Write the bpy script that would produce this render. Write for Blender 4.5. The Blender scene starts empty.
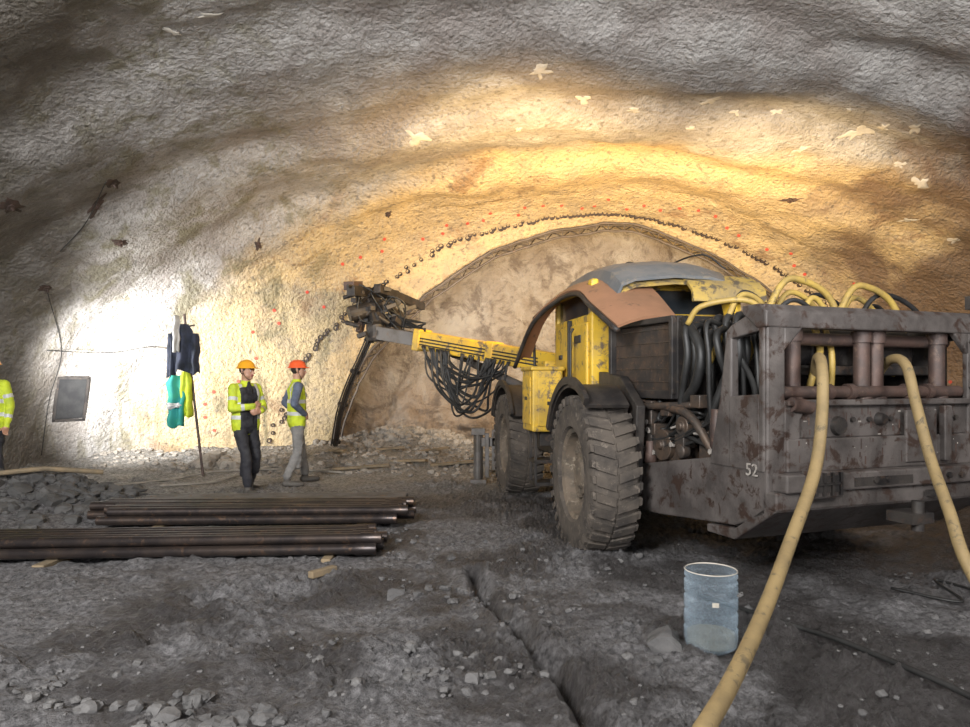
import bpy, bmesh, math, random
import numpy as np
from mathutils import Vector, Matrix, noise
from mathutils.bvhtree import BVHTree
random.seed(7); np.random.seed(7)
scene = bpy.context.scene

# ------------------------------------------------------------------ materials
def ramp(nt, fac, stops):
    r = nt.nodes.new('ShaderNodeValToRGB'); e = r.color_ramp.elements
    while len(e) < len(stops): e.new(0.5)
    for i, (p, c) in enumerate(stops):
        e[i].position = p; e[i].color = (c[0], c[1], c[2], 1) if not isinstance(c, (int, float)) else (c, c, c, 1)
    nt.links.new(fac, r.inputs[0]); return r.outputs[0]
def noise_n(nt, vec, scale, detail=5, rough=.55, dist=0):
    n = nt.nodes.new('ShaderNodeTexNoise'); n.inputs['Scale'].default_value = scale
    n.inputs['Detail'].default_value = detail; n.inputs['Roughness'].default_value = rough
    n.inputs['Distortion'].default_value = dist
    nt.links.new(vec, n.inputs['Vector']); return n.outputs['Fac']
def stretch(nt, v, s):
    m = nt.nodes.new('ShaderNodeMapping'); m.inputs['Scale'].default_value = s; nt.links.new(v, m.inputs['Vector']); return m.outputs[0]
def mixc(nt, fac, a, b):
    m = nt.nodes.new('ShaderNodeMix'); m.data_type = 'RGBA'
    if isinstance(fac, (int, float)): m.inputs[0].default_value = fac
    else: nt.links.new(fac, m.inputs[0])
    for v, i in ((a, 6), (b, 7)):
        if isinstance(v, tuple): m.inputs[i].default_value = (v[0], v[1], v[2], 1)
        else: nt.links.new(v, m.inputs[i])
    return m.outputs[2]
def mth(nt, op, a, b=0.0, clamp=False):
    m = nt.nodes.new('ShaderNodeMath'); m.operation = op; m.use_clamp = clamp
    for v, i in ((a, 0), (b, 1)):
        if isinstance(v, (int, float)): m.inputs[i].default_value = v
        else: nt.links.new(v, m.inputs[i])
    return m.outputs[0]
def base(name):
    m = bpy.data.materials.new(name); m.use_nodes = True; nt = m.node_tree
    b = nt.nodes['Principled BSDF']
    tc = nt.nodes.new('ShaderNodeTexCoord')
    return m, nt, b, tc.outputs['Object']
def bump(nt, b, h, strength, dist):
    bp = nt.nodes.new('ShaderNodeBump'); bp.inputs['Strength'].default_value = strength
    bp.inputs['Distance'].default_value = dist
    nt.links.new(h, bp.inputs['Height']); nt.links.new(bp.outputs[0], b.inputs['Normal'])
def mat(name, c1, c2=None, c3=None, scale=4, lo=.42, hi=.62, rough=.6, metal=0, bs=.3, bscale=60, bd=.005, t3=.56):
    m, nt, b, v = base(name)
    if c2 is None: c2 = tuple(x * .7 for x in c1)
    f = ramp(nt, noise_n(nt, v, scale, 8, .65), [(lo, 0), (hi, 1)])
    c = mixc(nt, f, c1, c2)
    if c3:
        f3 = ramp(nt, noise_n(nt, v, scale * 2.7, 8, .7, .4), [(t3, 0), (t3 + .08, 1)])
        c = mixc(nt, f3, c, c3)
    nt.links.new(c, b.inputs['Base Color'])
    b.inputs['Roughness'].default_value = rough; b.inputs['Metallic'].default_value = metal
    if bs: bump(nt, b, noise_n(nt, v, bscale, 4), bs, bd)
    return m

M_yellow = mat('rig_yellow', (.68, .43, .03), (.42, .28, .06), (.15, .11, .07), scale=2.5, lo=.42, hi=.66, rough=.5, t3=.53)
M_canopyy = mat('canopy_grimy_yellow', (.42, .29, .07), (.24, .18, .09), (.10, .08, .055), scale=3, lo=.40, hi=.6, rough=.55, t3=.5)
M_grey = mat('rig_worn_grey', (.062, .054, .051), (.12, .106, .10), (.045, .028, .022), scale=3, rough=.5, metal=.15, t3=.52)
M_dark = mat('rig_dark', (.022, .020, .020), (.052, .045, .040), (.07, .048, .036), scale=5, rough=.55, metal=.2)
M_engine = mat('engine_parts', (.06, .052, .047), (.11, .078, .058), (.15, .095, .065), scale=7, rough=.5, metal=.4)
M_rust = mat('rusty_steel', (.09, .056, .046), (.055, .040, .036), (.13, .088, .068), scale=7, rough=.55, metal=.2)
M_rib = mat('steel_rib', (.12, .10, .085), (.075, .06, .05), (.15, .10, .07), scale=4, rough=.6, metal=.2)
M_collar = mat('collar_dark_rust', (.045, .028, .022), (.03, .02, .016), scale=9, rough=.7)
M_copper = mat('rust_brown_sheet', (.32, .165, .095), (.23, .125, .072), (.12, .075, .05), scale=1.6, rough=.5, metal=.1, t3=.58)
M_black = mat('black_rubber', (.013, .013, .013), (.026, .026, .026), rough=.5)
M_hatch = mat('hatch_dark', (.012, .012, .013), (.022, .022, .022), rough=.95)
M_tire = mat('dusty_tyre', (.09, .075, .062), (.042, .036, .032), (.155, .13, .108), scale=5, rough=.9, bs=.5)
M_rim = mat('muddy_rim', (.16, .125, .093), (.08, .068, .055), (.28, .235, .18), scale=6, rough=.8)
M_hose = mat('yellow_hose', (.27, .195, .09), (.20, .145, .07), (.11, .085, .05), scale=5, rough=.6, bscale=25, bs=.4)
M_hose2 = mat('bright_hose', (.40, .275, .065), (.28, .195, .06), (.14, .105, .05), scale=5, rough=.5)
M_pipe = mat('drill_steel', (.045, .038, .038), (.085, .065, .056), (.13, .085, .062), scale=4, rough=.36, metal=.7, bs=.15)
M_pipe2 = mat('grey_steel', (.14, .13, .125), (.09, .08, .07), (.14, .10, .07), scale=4, rough=.5, metal=.4, bs=.15)
M_wood = mat('raw_timber', (.24, .18, .11), (.15, .12, .08), scale=6, rough=.8)
M_roofgrey = mat('roof_grey', (.13, .145, .16), (.20, .20, .20), (.24, .22, .19), scale=3, rough=.5, metal=.2)
M_rock = mat('rock', (.08, .078, .079), (.14, .136, .135), (.04, .04, .04), scale=3, rough=.85, bs=.6, bscale=30, bd=.01)
M_muck = mat('dark_muck_rock', (.05, .049, .049), (.095, .092, .09), (.028, .028, .028), scale=3, rough=.8, bs=.6, bscale=30, bd=.01)
M_rockl = mat('pale_rock', (.30, .27, .235), (.19, .17, .145), (.12, .105, .09), scale=3, rough=.9, bs=.6, bscale=30, bd=.01)
M_patch = mat('pale_shotcrete', (.50, .46, .40), (.38, .35, .30), scale=6, rough=.9, bs=.5, bscale=30, bd=.01)
M_airhose = mat('dusty_air_hose', (.24, .22, .19), (.16, .145, .125), scale=6, rough=.8)
M_number = mat('faded_number_paint', (.36, .33, .30), (.18, .165, .15), scale=20, rough=.8)
M_stain = mat('rust_stain', (.07, .042, .032), (.035, .026, .022), scale=6, rough=.9)
M_redpaint = mat('red_spray_paint', (.60, .08, .05), (.45, .07, .045), rough=.8)
M_glass = mat('cab_glass', (.02, .025, .03), (.04, .04, .04), rough=.15, bs=0)
M_white = mat('white_paint', (.6, .6, .58), (.42, .42, .4), rough=.6)
M_hiv = mat('hivis_yellow', (.58, .68, .03), (.42, .52, .04), scale=8, rough=.7, bs=.5, bscale=25, bd=.01)
M_refl = mat('reflective_tape', (.60, .61, .61), (.45, .45, .45), rough=.35, bs=0)
M_navy = mat('dark_cloth', (.018, .018, .024), (.04, .04, .045), scale=8, rough=.85, bs=.5, bscale=25, bd=.01)
M_shirt = mat('bluegrey_cloth', (.14, .17, .24), (.09, .11, .16), scale=8, rough=.85)
M_lgrey = mat('light_trousers', (.23, .22, .21), (.15, .145, .14), scale=6, rough=.85, bs=.5, bscale=20, bd=.01)
M_skin = mat('skin', (.50, .28, .19), (.43, .23, .155), rough=.5, bs=0)
M_hair = mat('hair', (.03, .02, .015), rough=.8)
M_boot = mat('boots', (.04, .035, .03), (.10, .09, .08), rough=.7)
M_hy = mat('helmet_yellow', (.85, .40, .02), (.8, .36, .02), rough=.3, bs=0)
M_ho = mat('helmet_orange', (.85, .12, .03), (.8, .10, .03), rough=.3, bs=0)
M_eye = mat('eye_white', (.7, .7, .68), rough=.3, bs=0)
M_lip = mat('lips', (.35, .12, .10), rough=.5, bs=0)
M_teal = mat('teal_cloth', (.03, .30, .30), (.04, .34, .24), rough=.8)
M_blue = mat('blue_cloth', (.035, .042, .07), (.02, .025, .035), scale=6, rough=.85)

# ------------------------------------------------------------------ mesh builder
class MB:
    def __init__(s): s.v = []; s.f = []
    def add(s, v, f):
        o = len(s.v); s.v += [tuple(p) for p in v]; s.f += [tuple(i + o for i in q) for q in f]
    def box(s, fr, x0, x1, y0, y1, z0, z1):
        v = [fr(x, y, z) for z in (z0, z1) for x, y in ((x0, y0), (x1, y0), (x1, y1), (x0, y1))]
        s.add(v, [(3, 2, 1, 0), (4, 5, 6, 7), (0, 1, 5, 4), (1, 2, 6, 5), (2, 3, 7, 6), (3, 0, 4, 7)])
    def prism(s, fr, poly, x0, x1):   # polygon in (y,z)
        n = len(poly)
        v = [fr(x0, y, z) for y, z in poly] + [fr(x1, y, z) for y, z in poly]
        s.add(v, [tuple(range(n))[::-1], tuple(range(n, 2 * n))] + [(i, (i + 1) % n, n + (i + 1) % n, n + i) for i in range(n)])
    def tube(s, pts, r, seg=10, sub=0, r1=None):
        pts = [Vector(p) for p in pts]
        if sub: pts = catmull(pts, sub)
        n = len(pts); v = []; f = []
        t = (pts[1] - pts[0]).normalized()
        a = t.orthogonal().normalized()
        for i, p in enumerate(pts):
            t2 = (pts[min(i + 1, n - 1)] - pts[max(i - 1, 0)]).normalized()
            a = (a - t2 * a.dot(t2)).normalized(); b = t2.cross(a)
            rr = r if r1 is None else r + (r1 - r) * i / (n - 1)
            for k in range(seg):
                an = 2 * math.pi * k / seg
                v.append(p + (a * math.cos(an) + b * math.sin(an)) * rr)
        for i in range(n - 1):
            for k in range(seg):
                k2 = (k + 1) % seg
                f.append((i * seg + k, i * seg + k2, (i + 1) * seg + k2, (i + 1) * seg + k))
        f.append(tuple(range(seg))[::-1]); f.append(tuple((n - 1) * seg + k for k in range(seg)))
        s.add(v, f)
    def lathe(s, c, axis, prof, seg=32, closed=False):
        c = Vector(c); ax = Vector(axis).normalized(); a = ax.orthogonal().normalized(); b = ax.cross(a)
        v = []; f = []; n = len(prof)
        for (r, h) in prof:
            for k in range(seg):
                an = 2 * math.pi * k / seg
                v.append(c + ax * h + (a * math.cos(an) + b * math.sin(an)) * max(r, 1e-4))
        for i in range(n if closed else n - 1):
            j = (i + 1) % n
            for k in range(seg):
                k2 = (k + 1) % seg
                f.append((i * seg + k, i * seg + k2, j * seg + k2, j * seg + k))
        s.add(v, f)
    def sheet(s, rows, th=.015):
        rows = [[Vector(p) for p in r] for r in rows]
        m = len(rows[0]); n = len(rows); v = []; f = []
        for sgn in (0, 1):
            for i in range(n):
                for j in range(m):
                    du = rows[min(i + 1, n - 1)][j] - rows[max(i - 1, 0)][j]
                    dv = rows[i][min(j + 1, m - 1)] - rows[i][max(j - 1, 0)]
                    nn = du.cross(dv).normalized()
                    v.append(rows[i][j] + nn * th * sgn)
        N = n * m
        for i in range(n - 1):
            for j in range(m - 1):
                a, b, c, d = i * m + j, i * m + j + 1, (i + 1) * m + j + 1, (i + 1) * m + j
                f.append((a, b, c, d)); f.append((d + N, c + N, b + N, a + N))
        def side(a, b): f.append((a, a + N, b + N, b))
        for i in range(n - 1): side(i * m, (i + 1) * m); side((i + 1) * m + m - 1, i * m + m - 1)
        for j in range(m - 1): side(j + 1, j); side((n - 1) * m + j, (n - 1) * m + j + 1)
        s.add(v, f)
    def obj(s, name, material, parent=None, smooth=False, bevel=0, recalc=True):
        me = bpy.data.meshes.new(name); me.from_pydata(s.v, [], s.f); me.update()
        if recalc:
            bm = bmesh.new(); bm.from_mesh(me); bmesh.ops.recalc_face_normals(bm, faces=bm.faces); bm.to_mesh(me); bm.free()
        o = bpy.data.objects.new(name, me); scene.collection.objects.link(o)
        me.materials.append(material)
        if smooth == 'auto':
            me.shade_smooth()
            try: me.set_sharp_from_angle(angle=math.radians(40))
            except Exception: pass
        elif smooth: me.shade_smooth()
        if bevel:
            md = o.modifiers.new('bevel', 'BEVEL'); md.width = bevel; md.segments = 2; md.limit_method = 'ANGLE'
        if parent: o.parent = parent
        return o
def catmull(p, sub):
    q = [p[0] * 2 - p[1]] + p + [p[-1] * 2 - p[-2]]; out = []
    for i in range(1, len(q) - 2):
        for k in range(sub):
            t = k / sub
            out.append(.5 * ((2 * q[i]) + (q[i + 1] - q[i - 1]) * t + (2 * q[i - 1] - 5 * q[i] + 4 * q[i + 1] - q[i + 2]) * t * t + (3 * q[i] - q[i - 1] - 3 * q[i + 1] + q[i + 2]) * t ** 3))
    out.append(p[-1]); return out
def empty(name, loc=(0, 0, 0)):
    e = bpy.data.objects.new(name, None); e.location = loc; e.empty_display_size = .2
    scene.collection.objects.link(e); return e
W = lambda x, y, z: Vector((x, y, z))
def ss(a, b, x):
    t = min(1, max(0, (x - a) / (b - a))); return t * t * (3 - 2 * t)

# ------------------------------------------------------------------ tunnel vault
YS = [-9, -3, 3, 7, 10, 11.5, 12.5, 13.3, 13.7, 13.95, 14.1, 15.4]
XL = [-9.6, -9.6, -9.5, -9.0, -8.2, -7.5, -6.7, -5.3, -4.2, -3.05, -3.5, -3.5]
XR = [10.8, 10.8, 10.8, 10.7, 10.3, 10.0, 9.6, 9.0, 8.4, 7.7, 8.0, 8.0]
HH = [6.4, 6.4, 6.3, 5.95, 5.4, 5.2, 5.05, 4.90, 4.78, 4.58, 4.80, 4.80]
EE = [.93, .93, .93, .93, .93, .94, .98, 1.03, 1.07, 1.1, 1.1, 1.1]
def vault(u, Y):
    xl, xr, h, e = np.interp(Y, YS, XL), np.interp(Y, YS, XR), np.interp(Y, YS, HH), np.interp(Y, YS, EE)
    xc, w = (xl + xr) / 2, (xr - xl) / 2
    cu, su = math.cos(u), math.sin(u)
    Yd = Y + .5 * noise.noise(Vector((cu * 1.5, su * 1.5, Y * .3)))
    ph = Yd / 1.7 * 2 * math.pi
    d = .06 * (math.sin(ph) + .35 * math.sin(2 * ph + 1)) * (1 if Y < 12.8 else .2)
    k = 1.0 if Y < 12.8 else .5
    d += .10 * noise.noise(Vector((cu * 2.2, su * 2.2, Y * 1.1)))
    p3 = Vector((xc + w * cu, Y, h * su))
    d += (.14 * noise.noise(p3 * .45) + .07 * noise.noise(p3 * 1.3)) * k + .025 * noise.noise(p3 * 3.5) + .016 * noise.noise(p3 * 8)
    cx = math.copysign(abs(cu) ** e, cu); sz = abs(su) ** e
    return Vector((xc + (w - d) * cx, Y, -.35 + (h + .35 - d) * sz))
NU = 340
ys = list(np.linspace(-9, 5, 20)) + list(np.linspace(5.2, 13.5, 190)) + list(np.linspace(13.53, 14.2, 24)) + list(np.linspace(14.3, 15.4, 14))
mb = MB(); n2 = NU + 1
for Y in ys:
    for i in range(n2): mb.v.append(tuple(vault(math.pi - math.pi * i / NU, float(Y))))
for j in range(len(ys) - 1):
    for i in range(NU):
        a = j * n2 + i; mb.f.append((a, a + n2, a + n2 + 1, a + 1))
def vault_mat():
    m, nt, b, v = base('shotcrete')
    sep = nt.nodes.new('ShaderNodeSeparateXYZ'); nt.links.new(v, sep.inputs[0])
    X, Y, Z = sep.outputs
    big = noise_n(nt, v, .55, 6, .6, .5); med = noise_n(nt, v, 2.2, 8, .65, .4); fine = noise_n(nt, v, 12, 6, .6)
    c = mixc(nt, ramp(nt, med, [(.38, 0), (.62, 1)]), (.25, .235, .22), (.37, .352, .335))
    c = mixc(nt, ramp(nt, big, [(.46, 0), (.62, .8)]), c, (.20, .172, .155))
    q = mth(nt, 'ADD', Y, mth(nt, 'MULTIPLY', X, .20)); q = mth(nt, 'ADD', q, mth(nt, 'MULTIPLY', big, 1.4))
    zone = ramp(nt, mth(nt, 'MULTIPLY', mth(nt, 'SUBTRACT', q, 12.0), 1.5, True), [(0, 0), (.8, 1)])  # inner zone: some ochre stain, plus warm lamplight painted into the colour
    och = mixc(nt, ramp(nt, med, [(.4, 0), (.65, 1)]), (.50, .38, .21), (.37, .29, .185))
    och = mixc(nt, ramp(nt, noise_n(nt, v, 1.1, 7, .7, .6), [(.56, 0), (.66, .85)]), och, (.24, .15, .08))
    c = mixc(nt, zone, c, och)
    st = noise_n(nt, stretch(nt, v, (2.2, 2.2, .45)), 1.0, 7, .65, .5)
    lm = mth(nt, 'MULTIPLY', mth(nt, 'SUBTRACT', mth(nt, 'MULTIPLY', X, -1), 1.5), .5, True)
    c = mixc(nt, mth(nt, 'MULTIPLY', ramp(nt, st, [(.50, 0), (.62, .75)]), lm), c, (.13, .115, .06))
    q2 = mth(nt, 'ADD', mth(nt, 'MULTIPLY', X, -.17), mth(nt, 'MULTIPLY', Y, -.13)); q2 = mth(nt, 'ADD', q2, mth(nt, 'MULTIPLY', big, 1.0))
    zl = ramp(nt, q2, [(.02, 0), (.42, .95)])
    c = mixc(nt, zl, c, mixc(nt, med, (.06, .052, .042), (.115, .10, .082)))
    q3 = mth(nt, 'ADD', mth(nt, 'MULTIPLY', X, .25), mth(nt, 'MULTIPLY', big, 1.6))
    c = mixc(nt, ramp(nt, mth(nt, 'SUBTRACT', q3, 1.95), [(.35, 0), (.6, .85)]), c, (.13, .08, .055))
    c = mixc(nt, ramp(nt, fine, [(.34, .6), (.46, 0)]), c, (.085, .075, .065))
    nt.links.new(c, b.inputs['Base Color']); b.inputs['Roughness'].default_value = .6
    h = mth(nt, 'ADD', noise_n(nt, v, 17, 3, .5), mth(nt, 'MULTIPLY', noise_n(nt, v, 38, 4, .6), .4))
    bump(nt, b, h, 1.0, .046)
    return m
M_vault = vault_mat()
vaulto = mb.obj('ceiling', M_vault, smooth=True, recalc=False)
bvh = BVHTree.FromPolygons([Vector(p) for p in mb.v], mb.f)

# face (end wall)
mb = MB(); rim = [vault(math.pi - math.pi * i / 180, 15.2) for i in range(181)]
cx, cz = 2.3, -.3; NR = 90
def face_y(x, z):
    q = Vector((x, 0, z)); y = 15.1 + .14 * noise.noise(q * .7) + .08 * noise.noise(q * 2.3) + .035 * noise.noise(q * 7)
    k = ss(.3, 1.7, 1.9 - z + .8 * noise.noise(q * .9)) * ss(3.2, .3, abs(x + .8))
    return y - 1.0 * k * (.6 + .55 * noise.noise(q * 1.6) + .45 * abs(noise.noise(q * 4)) + .14 * noise.noise(q * 9))
for j in range(NR + 1):
    t = j / NR
    for p in rim:
        x, z = cx + (p.x - cx) * t * 1.03, cz + (p.z - cz) * t * 1.03
        mb.v.append((x, face_y(x, z), z))
for j in range(NR):
    for i in range(180):
        a = j * 181 + i; mb.f.append((a, a + 1, a + 182, a + 181))
def face_mat():
    m, nt, b, v = base('face_shotcrete')
    sep = nt.nodes.new('ShaderNodeSeparateXYZ'); nt.links.new(v, sep.inputs[0]); Z = sep.outputs[2]
    med = noise_n(nt, v, 1.2, 8, .65, .5)
    c = mixc(nt, ramp(nt, med, [(.38, 0), (.62, 1)]), (.27, .225, .18), (.40, .36, .31))
    hz = mth(nt, 'ADD', mth(nt, 'MULTIPLY', Z, .3), med)
    c = mixc(nt, ramp(nt, hz, [(.75, .8), (1.15, 0)]), c, (.25, .19, .14))
    c = mixc(nt, ramp(nt, noise_n(nt, v, 2.4, 8, .7, .5), [(.50, 0), (.62, .8)]), c, (.13, .10, .08))
    nt.links.new(c, b.inputs['Base Color']); b.inputs['Roughness'].default_value = .8
    bump(nt, b, noise_n(nt, v, 7, 8, .65), 1, .14); return m
mb.obj('wall_end', face_mat(), smooth=True, recalc=False)

# canopy pipe collars + lattice girder around the face
mb = MB(); mr = MB()
for i in range(10, 188):
    u = math.pi - math.pi * i / 200
    if random.random() < .10: continue
    h = bvh.find_nearest(vault(u, 13.66 + .05 * random.random()))
    p = h[0]; r = .036 + .020 * random.random()
    mb.lathe(p, (0, -1, -.15), [(0, -.25), (r, -.25), (r, .035), (r * .75, .035), (r * .7, .0), (0, .0)], 10)
    if i % 3 == 0:
        hit = bvh.find_nearest(vault(u, 13.1 + .4 * random.random()))
        mr.lathe(hit[0], hit[1], [(0, .016), (.032, .016), (.032, -.016), (0, -.016)], 8)
mb.obj('canopy_pipe_collars', M_collar, smooth='auto'); mr.obj('red_survey_marks', M_redpaint)
mb = MB(); ch = [[], [], []]; rr0 = []; rr1 = []
for i in range(0, 181, 2):
    u = math.pi - math.pi * i / 180; p = vault(u, 13.97); c = Vector((2.3, p.y, .3)); inn = (c - p).normalized()
    ch[0].append(p + inn * .02 + Vector((0, -.14, 0))); ch[1].append(p + inn * .02 + Vector((0, .04, 0))); ch[2].append(p + inn * .15 + Vector((0, -.05, 0)))
for c_ in ch: mb.tube(c_, .024, 6)
for i in range(len(ch[0]) - 1):
    mb.tube([ch[i % 2][i], ch[2][i + 1] if i % 2 else ch[2][i], ch[(i + 1) % 2][i + 1]], .012, 5)
mb.obj('lattice_girder_arch', M_rib, smooth=True)

CAM = Vector((0, 0, 1.5))
def wall_at(dx, dz):      # where a sight line of this slope meets the vault
    h = bvh.ray_cast(CAM, Vector((dx, 1, dz)).normalized())
    n = h[1]
    if n.dot(h[0] - CAM) > 0: n = -n
    return h[0], n
def blob(mb, dx, dz, sx, sz, off=.010, n=22, jag=.4, ang=0):
    c, nn = wall_at(dx, dz); a = nn.cross(Vector((0, 0, 1))).normalized(); b = nn.cross(a).normalized()
    sd = random.random() * 50; v = []; rings = 4
    for r in range(rings + 1):
        for k in range(n):
            an = 2 * math.pi * k / n
            rr = (1 + jag * 2 * noise.noise(Vector((math.cos(an) * 1.6 + sd, math.sin(an) * 1.6, 0))) + jag * .5 * (random.random() - .5)*(r==rings)) * r / rings
            lx, lz = math.cos(an) * sx * rr, math.sin(an) * sz * rr
            px, pz = lx * math.cos(ang) - lz * math.sin(ang), lx * math.sin(ang) + lz * math.cos(ang)
            q = c + a * px + b * pz
            h = bvh.find_nearest(q); hn = h[1] if h[1].dot(nn) > 0 else -h[1]
            v.append(h[0] + hn * (off if r < rings else .001))
    f = []
    for r in range(rings):
        for k in range(n):
            k2 = (k + 1) % n; f.append((r * n + k, r * n + k2, (r + 1) * n + k2, (r + 1) * n + k))
    mb.add(v, f)
def sl(px, py): return (px - 485) / 700, (382 - py) / 700
mb = MB()
for px, py, sx, sz in [(415, 138, .2, .12), (518, 130, .1, .06), (540, 72, .12, .13), (583, 98, .09, .09), (635, 110, .12, .05), (712, 100, .16, .06), (735, 112, .1, .05),
                       (858, 132, .2, .11), (884, 128, .12, .08), (915, 128, .15, .07), (920, 182, .12, .12), (908, 220, .12, .05), (776, 112, .1, .06), (800, 150, .12, .08),
                       (210, 15, .05, .12), (172, 32, .1, .05), (900, 165, .1, .05), (955, 240, .1, .06), (850, 110, .06, .05), (690, 128, .08, .04)]:
    blob(mb, *sl(px, py), sx * .85, sz * .85, jag=.7)
mb.obj('exposed_shotcrete_patches', M_patch, smooth=True)
mb = MB(); mk = MB()
for px, py, sx, sz in [(10, 207, .22, .10), (112, 183, .16, .07), (96, 205, .06, .20), (120, 243, .10, .08), (46, 288, .16, .07), (258, 245, .05, .10), (388, 214, .05, .08), (790, 200, .2, .03)]:
    blob(mb, *sl(px, py), sx, sz, jag=.5)
    c, nn = wall_at(*sl(px, py))
    mk.lathe(c, nn, [(0, .03), (.05, .03), (.05, -.02)], 6); mk.lathe(c, nn, [(0, .08), (.015, .08), (.015, -.02)], 8)
mb.obj('rust_stains', M_stain, smooth=True); mk.obj('rock_bolts', M_rust)
c, nn = wall_at(*sl(70, 398)); a = Vector((0, 0, 1)).cross(nn).normalized(); b = nn.cross(a)
e = empty('wall_hatch_panel'); mb = MB()
fr = lambda x, y, z: c + a * x + nn * y + b * z
mb.box(fr, -.22, .22, -.1, .05, -.36, .36); mb.obj('panel', M_hatch, e, bevel=.01)
mb = MB(); mb.box(fr, -.25, -.21, -.1, .07, -.39, .39); mb.box(fr, .21, .25, -.1, .07, -.39, .39); mb.box(fr, -.25, .25, -.1, .07, .36, .40); mb.box(fr, -.25, .25, -.1, .07, -.40, -.36)
mb.obj('rim', M_dark, e)
mb = MB()
for pts in [[(46, 350), (110, 352), (150, 346), (180, 350)], [(60, 250), (85, 222), (105, 180)], [(46, 290), (60, 350), (48, 400), (40, 455)]]:
    P = []
    for q in pts:
        h, n_ = wall_at(*sl(*q)); P.append(h + n_ * .03)
    mb.tube(P, .007, 6, 8)
mb.obj('wall_cables', M_black, smooth=True)

# ------------------------------------------------------------------ floor
ruts = [[(-.1, 5.6), (-.02, 4.9), (.25, 4.0), (.42, 3.4), (.50, 2.9), (.50, 2.3)], [(-.7, 5.2), (-.9, 4.2), (-1.2, 3.2)], [(1.55, 5.0), (1.9, 4.1), (2.2, 3.4), (2.7, 2.6)]]
def segd(px, py, ax, ay, bx, by):
    vx, vy = bx - ax, by - ay; t = max(0, min(1, ((px - ax) * vx + (py - ay) * vy) / (vx * vx + vy * vy)))
    return math.hypot(px - ax - t * vx, py - ay - t * vy)
def gz(x, y, fine=True):
    p = Vector((x, y, 0))
    z = .035 * noise.noise(p * .6) + .03 * noise.noise(p * 1.7 + Vector((5, 2, 0)))
    z += .36 * math.exp(-((x + 5.6) / 1.1) ** 2 - ((y - 8.4) / .6) ** 2)
    z += .22 * ss(10.6, 12.4, y) * (1 + .6 * noise.noise(p * 1.2)) * ss(3, 0, x)
    z += .30 * math.exp(-((x + 1.4) / 1.3) ** 2 - ((y - 13.9) / .7) ** 2) * (1 + .5 * noise.noise(p * 3))
    if fine:
        amp = 1.0 + 1.3 * ss(-.1, .45, noise.noise(p * .9 + Vector((9, 9, 9))))
        z += .032 * amp * noise.noise(p * 5) + .030 * amp * abs(noise.noise(p * 11)) + .024 * amp * abs(noise.noise(p * 23)) + .014 * amp * abs(noise.noise(p * 48))
        if y < 6 and x < 3:
            for k, r in enumerate(ruts):
                d = min(segd(x, y, *r[i], *r[i + 1]) for i in range(len(r) - 1)) + .02 * noise.noise(p * 6)
                w = (.05, .14, .03)[k]; z -= (.13, .03, .035)[k] * math.exp(-(d / w) ** 2); z += (.02, .015, .01)[k] * math.exp(-((d - w * 2.2) / w) ** 2)
    return z
NX = 700
tx = np.linspace(-1, 1, NX); xs = .8 + 10.6 * (.28 * tx + .72 * tx ** 3)
yr = list(np.linspace(-9, 1.2, 14)) + [1.3 * (15.3 / 1.3) ** (k / 500) for k in range(501)]
mb = MB()
for y in yr:
    for x in xs: mb.v.append((float(x), float(y), gz(float(x), float(y), y > 1.25)))
for j in range(len(yr) - 1):
    for i in range(NX - 1):
        a = j * NX + i; mb.f.append((a, a + 1, a + NX + 1, a + NX))
def floor_mat():
    m, nt, b, v = base('muck_floor')
    sep = nt.nodes.new('ShaderNodeSeparateXYZ'); nt.links.new(v, sep.inputs[0]); X, Y, Z = sep.outputs
    big = noise_n(nt, v, .8, 6, .6, .5); fine = noise_n(nt, v, 22, 8, .75)
    c = mixc(nt, ramp(nt, fine, [(.38, 0), (.62, 1)]), (.052, .050, .052), (.25, .243, .25))
    wet = mth(nt, 'ADD', big, mth(nt, 'MULTIPLY', mth(nt, 'SUBTRACT', X, 0), .024))
    c = mixc(nt, ramp(nt, wet, [(.45, 0), (.55, .85)]), c, mixc(nt, fine, (.026, .023, .023), (.070, .063, .061)))
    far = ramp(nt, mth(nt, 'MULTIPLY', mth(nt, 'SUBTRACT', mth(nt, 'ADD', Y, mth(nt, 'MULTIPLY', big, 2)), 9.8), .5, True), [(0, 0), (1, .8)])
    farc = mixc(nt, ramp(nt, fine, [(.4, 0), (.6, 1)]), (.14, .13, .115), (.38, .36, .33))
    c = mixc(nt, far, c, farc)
    nt.links.new(c, b.inputs['Base Color'])
    nt.links.new(ramp(nt, wet, [(.42, .7), (.56, .28)]), b.inputs['Roughness'])
    bump(nt, b, noise_n(nt, v, 35, 8, .75), 1, .045); return m
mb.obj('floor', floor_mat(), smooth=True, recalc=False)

# rocks
bm = bmesh.new(); bmesh.ops.create_icosphere(bm, subdivisions=2, radius=1); RV = np.array([v.co[:] for v in bm.verts]); RF = [tuple(v.index for v in f.verts) for f in bm.faces]; bm.free()
def rock(mb, x, y, s, z=None, flat=.7):
    sd = Vector((random.random() * 99, random.random() * 99, 0)); Rm = Matrix.Rotation(random.random() * 6.3, 3, 'Z') @ Matrix.Rotation(random.random() * 3, 3, 'X')
    sc = Vector((1, .6 + .5 * random.random(), .5 + .4 * random.random())); zz = gz(x, y) if z is None else z; v = []
    for p in RV:
        p = Vector(p); r = 1 + .6 * noise.noise(p * 1.1 + sd); q = Vector((p.x * sc.x * r, p.y * sc.y * r, p.z * sc.z * r))
        q = Vector(tuple(max(-.68, min(.68, k)) for k in q)); q = Rm @ q
        v.append((x + q.x * s, y + q.y * s, zz + (q.z * flat + .12) * s))
    mb.add(v, RF)
RX = lambda a, b: a + (b - a) * random.random()
mb = MB()
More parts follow.
